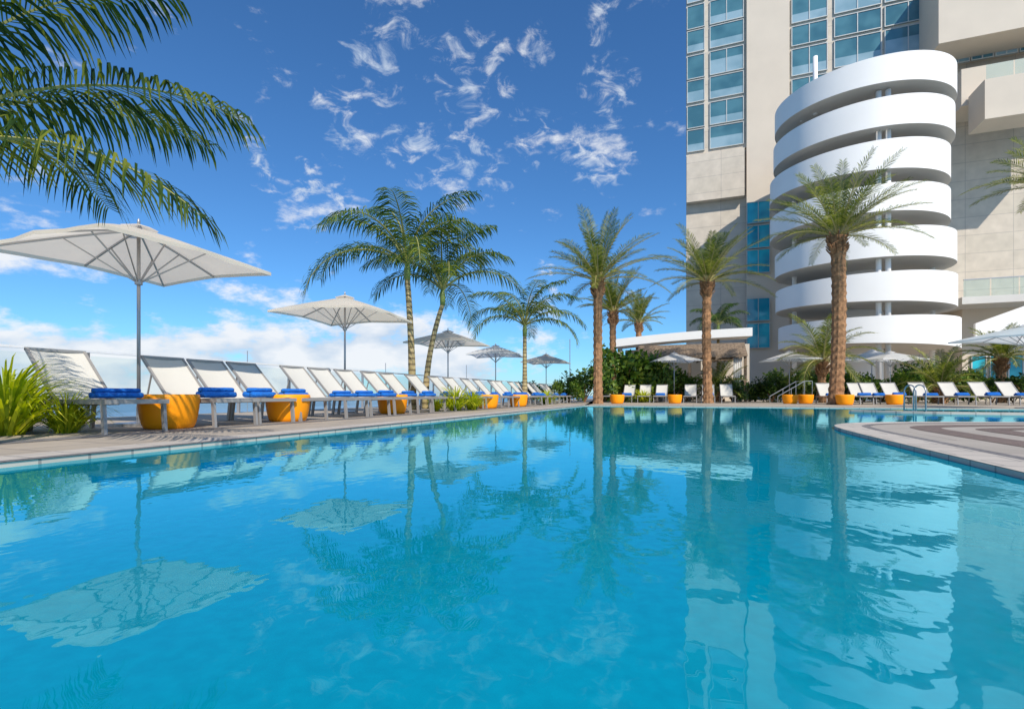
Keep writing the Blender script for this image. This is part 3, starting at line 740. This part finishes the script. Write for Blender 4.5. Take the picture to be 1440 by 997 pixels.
mpw=N(nt,'ShaderNodeMapping'); mpw.inputs['Scale'].default_value=(1,1,2.1); mpw.inputs['Location'].default_value=(.7,.5,.1); L(nt,tc.outputs['Generated'],mpw.inputs[0]); L(nt,mpw.outputs[0],n2.inputs['Vector'])
mask=None
for px,py,rp,am in [(530,95,60,1),(560,5,75,1),(478,130,50,.9),(668,108,75,1),(758,65,42,.85),(855,35,45,.8),(858,118,55,.95),(845,212,68,1),(498,185,52,1),(568,200,48,.95),(640,232,80,.95),(445,278,65,.95),(375,242,42,.8),(350,192,38,.85),(752,190,55,.85),(762,382,28,.8),(700,265,38,.7),(410,115,28,.7)]:
    d=Vector(((px-720)/F,1,(HY-py)/F)); ang=rp/F/(d.length); d.normalize()
    v=N(nt,'ShaderNodeVectorMath',operation='DOT_PRODUCT'); L(nt,tc.outputs['Generated'],v.inputs[0]); v.inputs[1].default_value=d
    o=sm(v.outputs['Value'],cos(ang*1.2),cos(ang*.1),0,am)
    mask=o if mask is None else mth('MAXIMUM',mask,o)
den1=sm(mth('ADD',mth('MULTIPLY',n1.outputs['Fac'],mth('MULTIPLY_ADD',mask,.25,.75)),mth('MULTIPLY',mask,.09)),.535,.79,0,.9)
ratio=mth('DIVIDE',sx.outputs[0],mth('MAXIMUM',sx.outputs[1],.05))
bankx=sm(ratio,-.12,.2,1,0)
bank=mth('MULTIPLY',sm(sx.outputs[2],.04,.27,1,0),bankx)
den2=sm(mth('ADD',n2.outputs['Fac'],mth('MULTIPLY',bank,.26)),.60,.74,0,.95)
dens=mth('MAXIMUM',den1,den2)
haze=sm(sx.outputs[2],0,.07,.3,0)
dens=mth('MAXIMUM',dens,haze)
n3=N(nt,'ShaderNodeTexNoise'); n3.inputs['Scale'].default_value=11; n3.inputs['Detail'].default_value=8; L(nt,mpw.outputs[0],n3.inputs['Vector'])
ccol=ramp(nt,n3.outputs['Fac'],[(.38,(.66,.76,.88)),(.58,(1,1,1))])
cs=N(nt,'ShaderNodeMix',data_type='RGBA',blend_type='MULTIPLY'); cs.inputs[0].default_value=1; L(nt,ccol,cs.inputs[6]); cs.inputs[7].default_value=(6.0,6.15,6.4,1); cs.clamp_result=False
cm=N(nt,'ShaderNodeMix',data_type='RGBA'); L(nt,dens,cm.inputs[0]); L(nt,tint.outputs[2],cm.inputs[6]); L(nt,cs.outputs[2],cm.inputs[7])
L(nt,cm.outputs[2],bg.inputs[0])
sun=bpy.data.lights.new('sun','SUN'); sun.energy=5.0; sun.angle=R(.5); sun.color=(1,.94,.85)
so=bpy.data.objects.new('sun',sun); col.objects.link(so); so.rotation_euler=(-SUN).to_track_quat('-Z','Y').to_euler(); so.location=(0,0,30)
cam=bpy.data.cameras.new('camera'); cam.lens=F/1440*36; cam.sensor_width=36; cam.shift_y=56.5/1440; cam.clip_end=8000; cam.clip_start=.05
co=bpy.data.objects.new('camera',cam); col.objects.link(co); co.location=(0,0,HC); co.rotation_euler=(R(90),0,0)
s=bpy.context.scene; s.camera=co
s.view_settings.view_transform='Standard'; s.view_settings.look='None'; s.view_settings.exposure=0
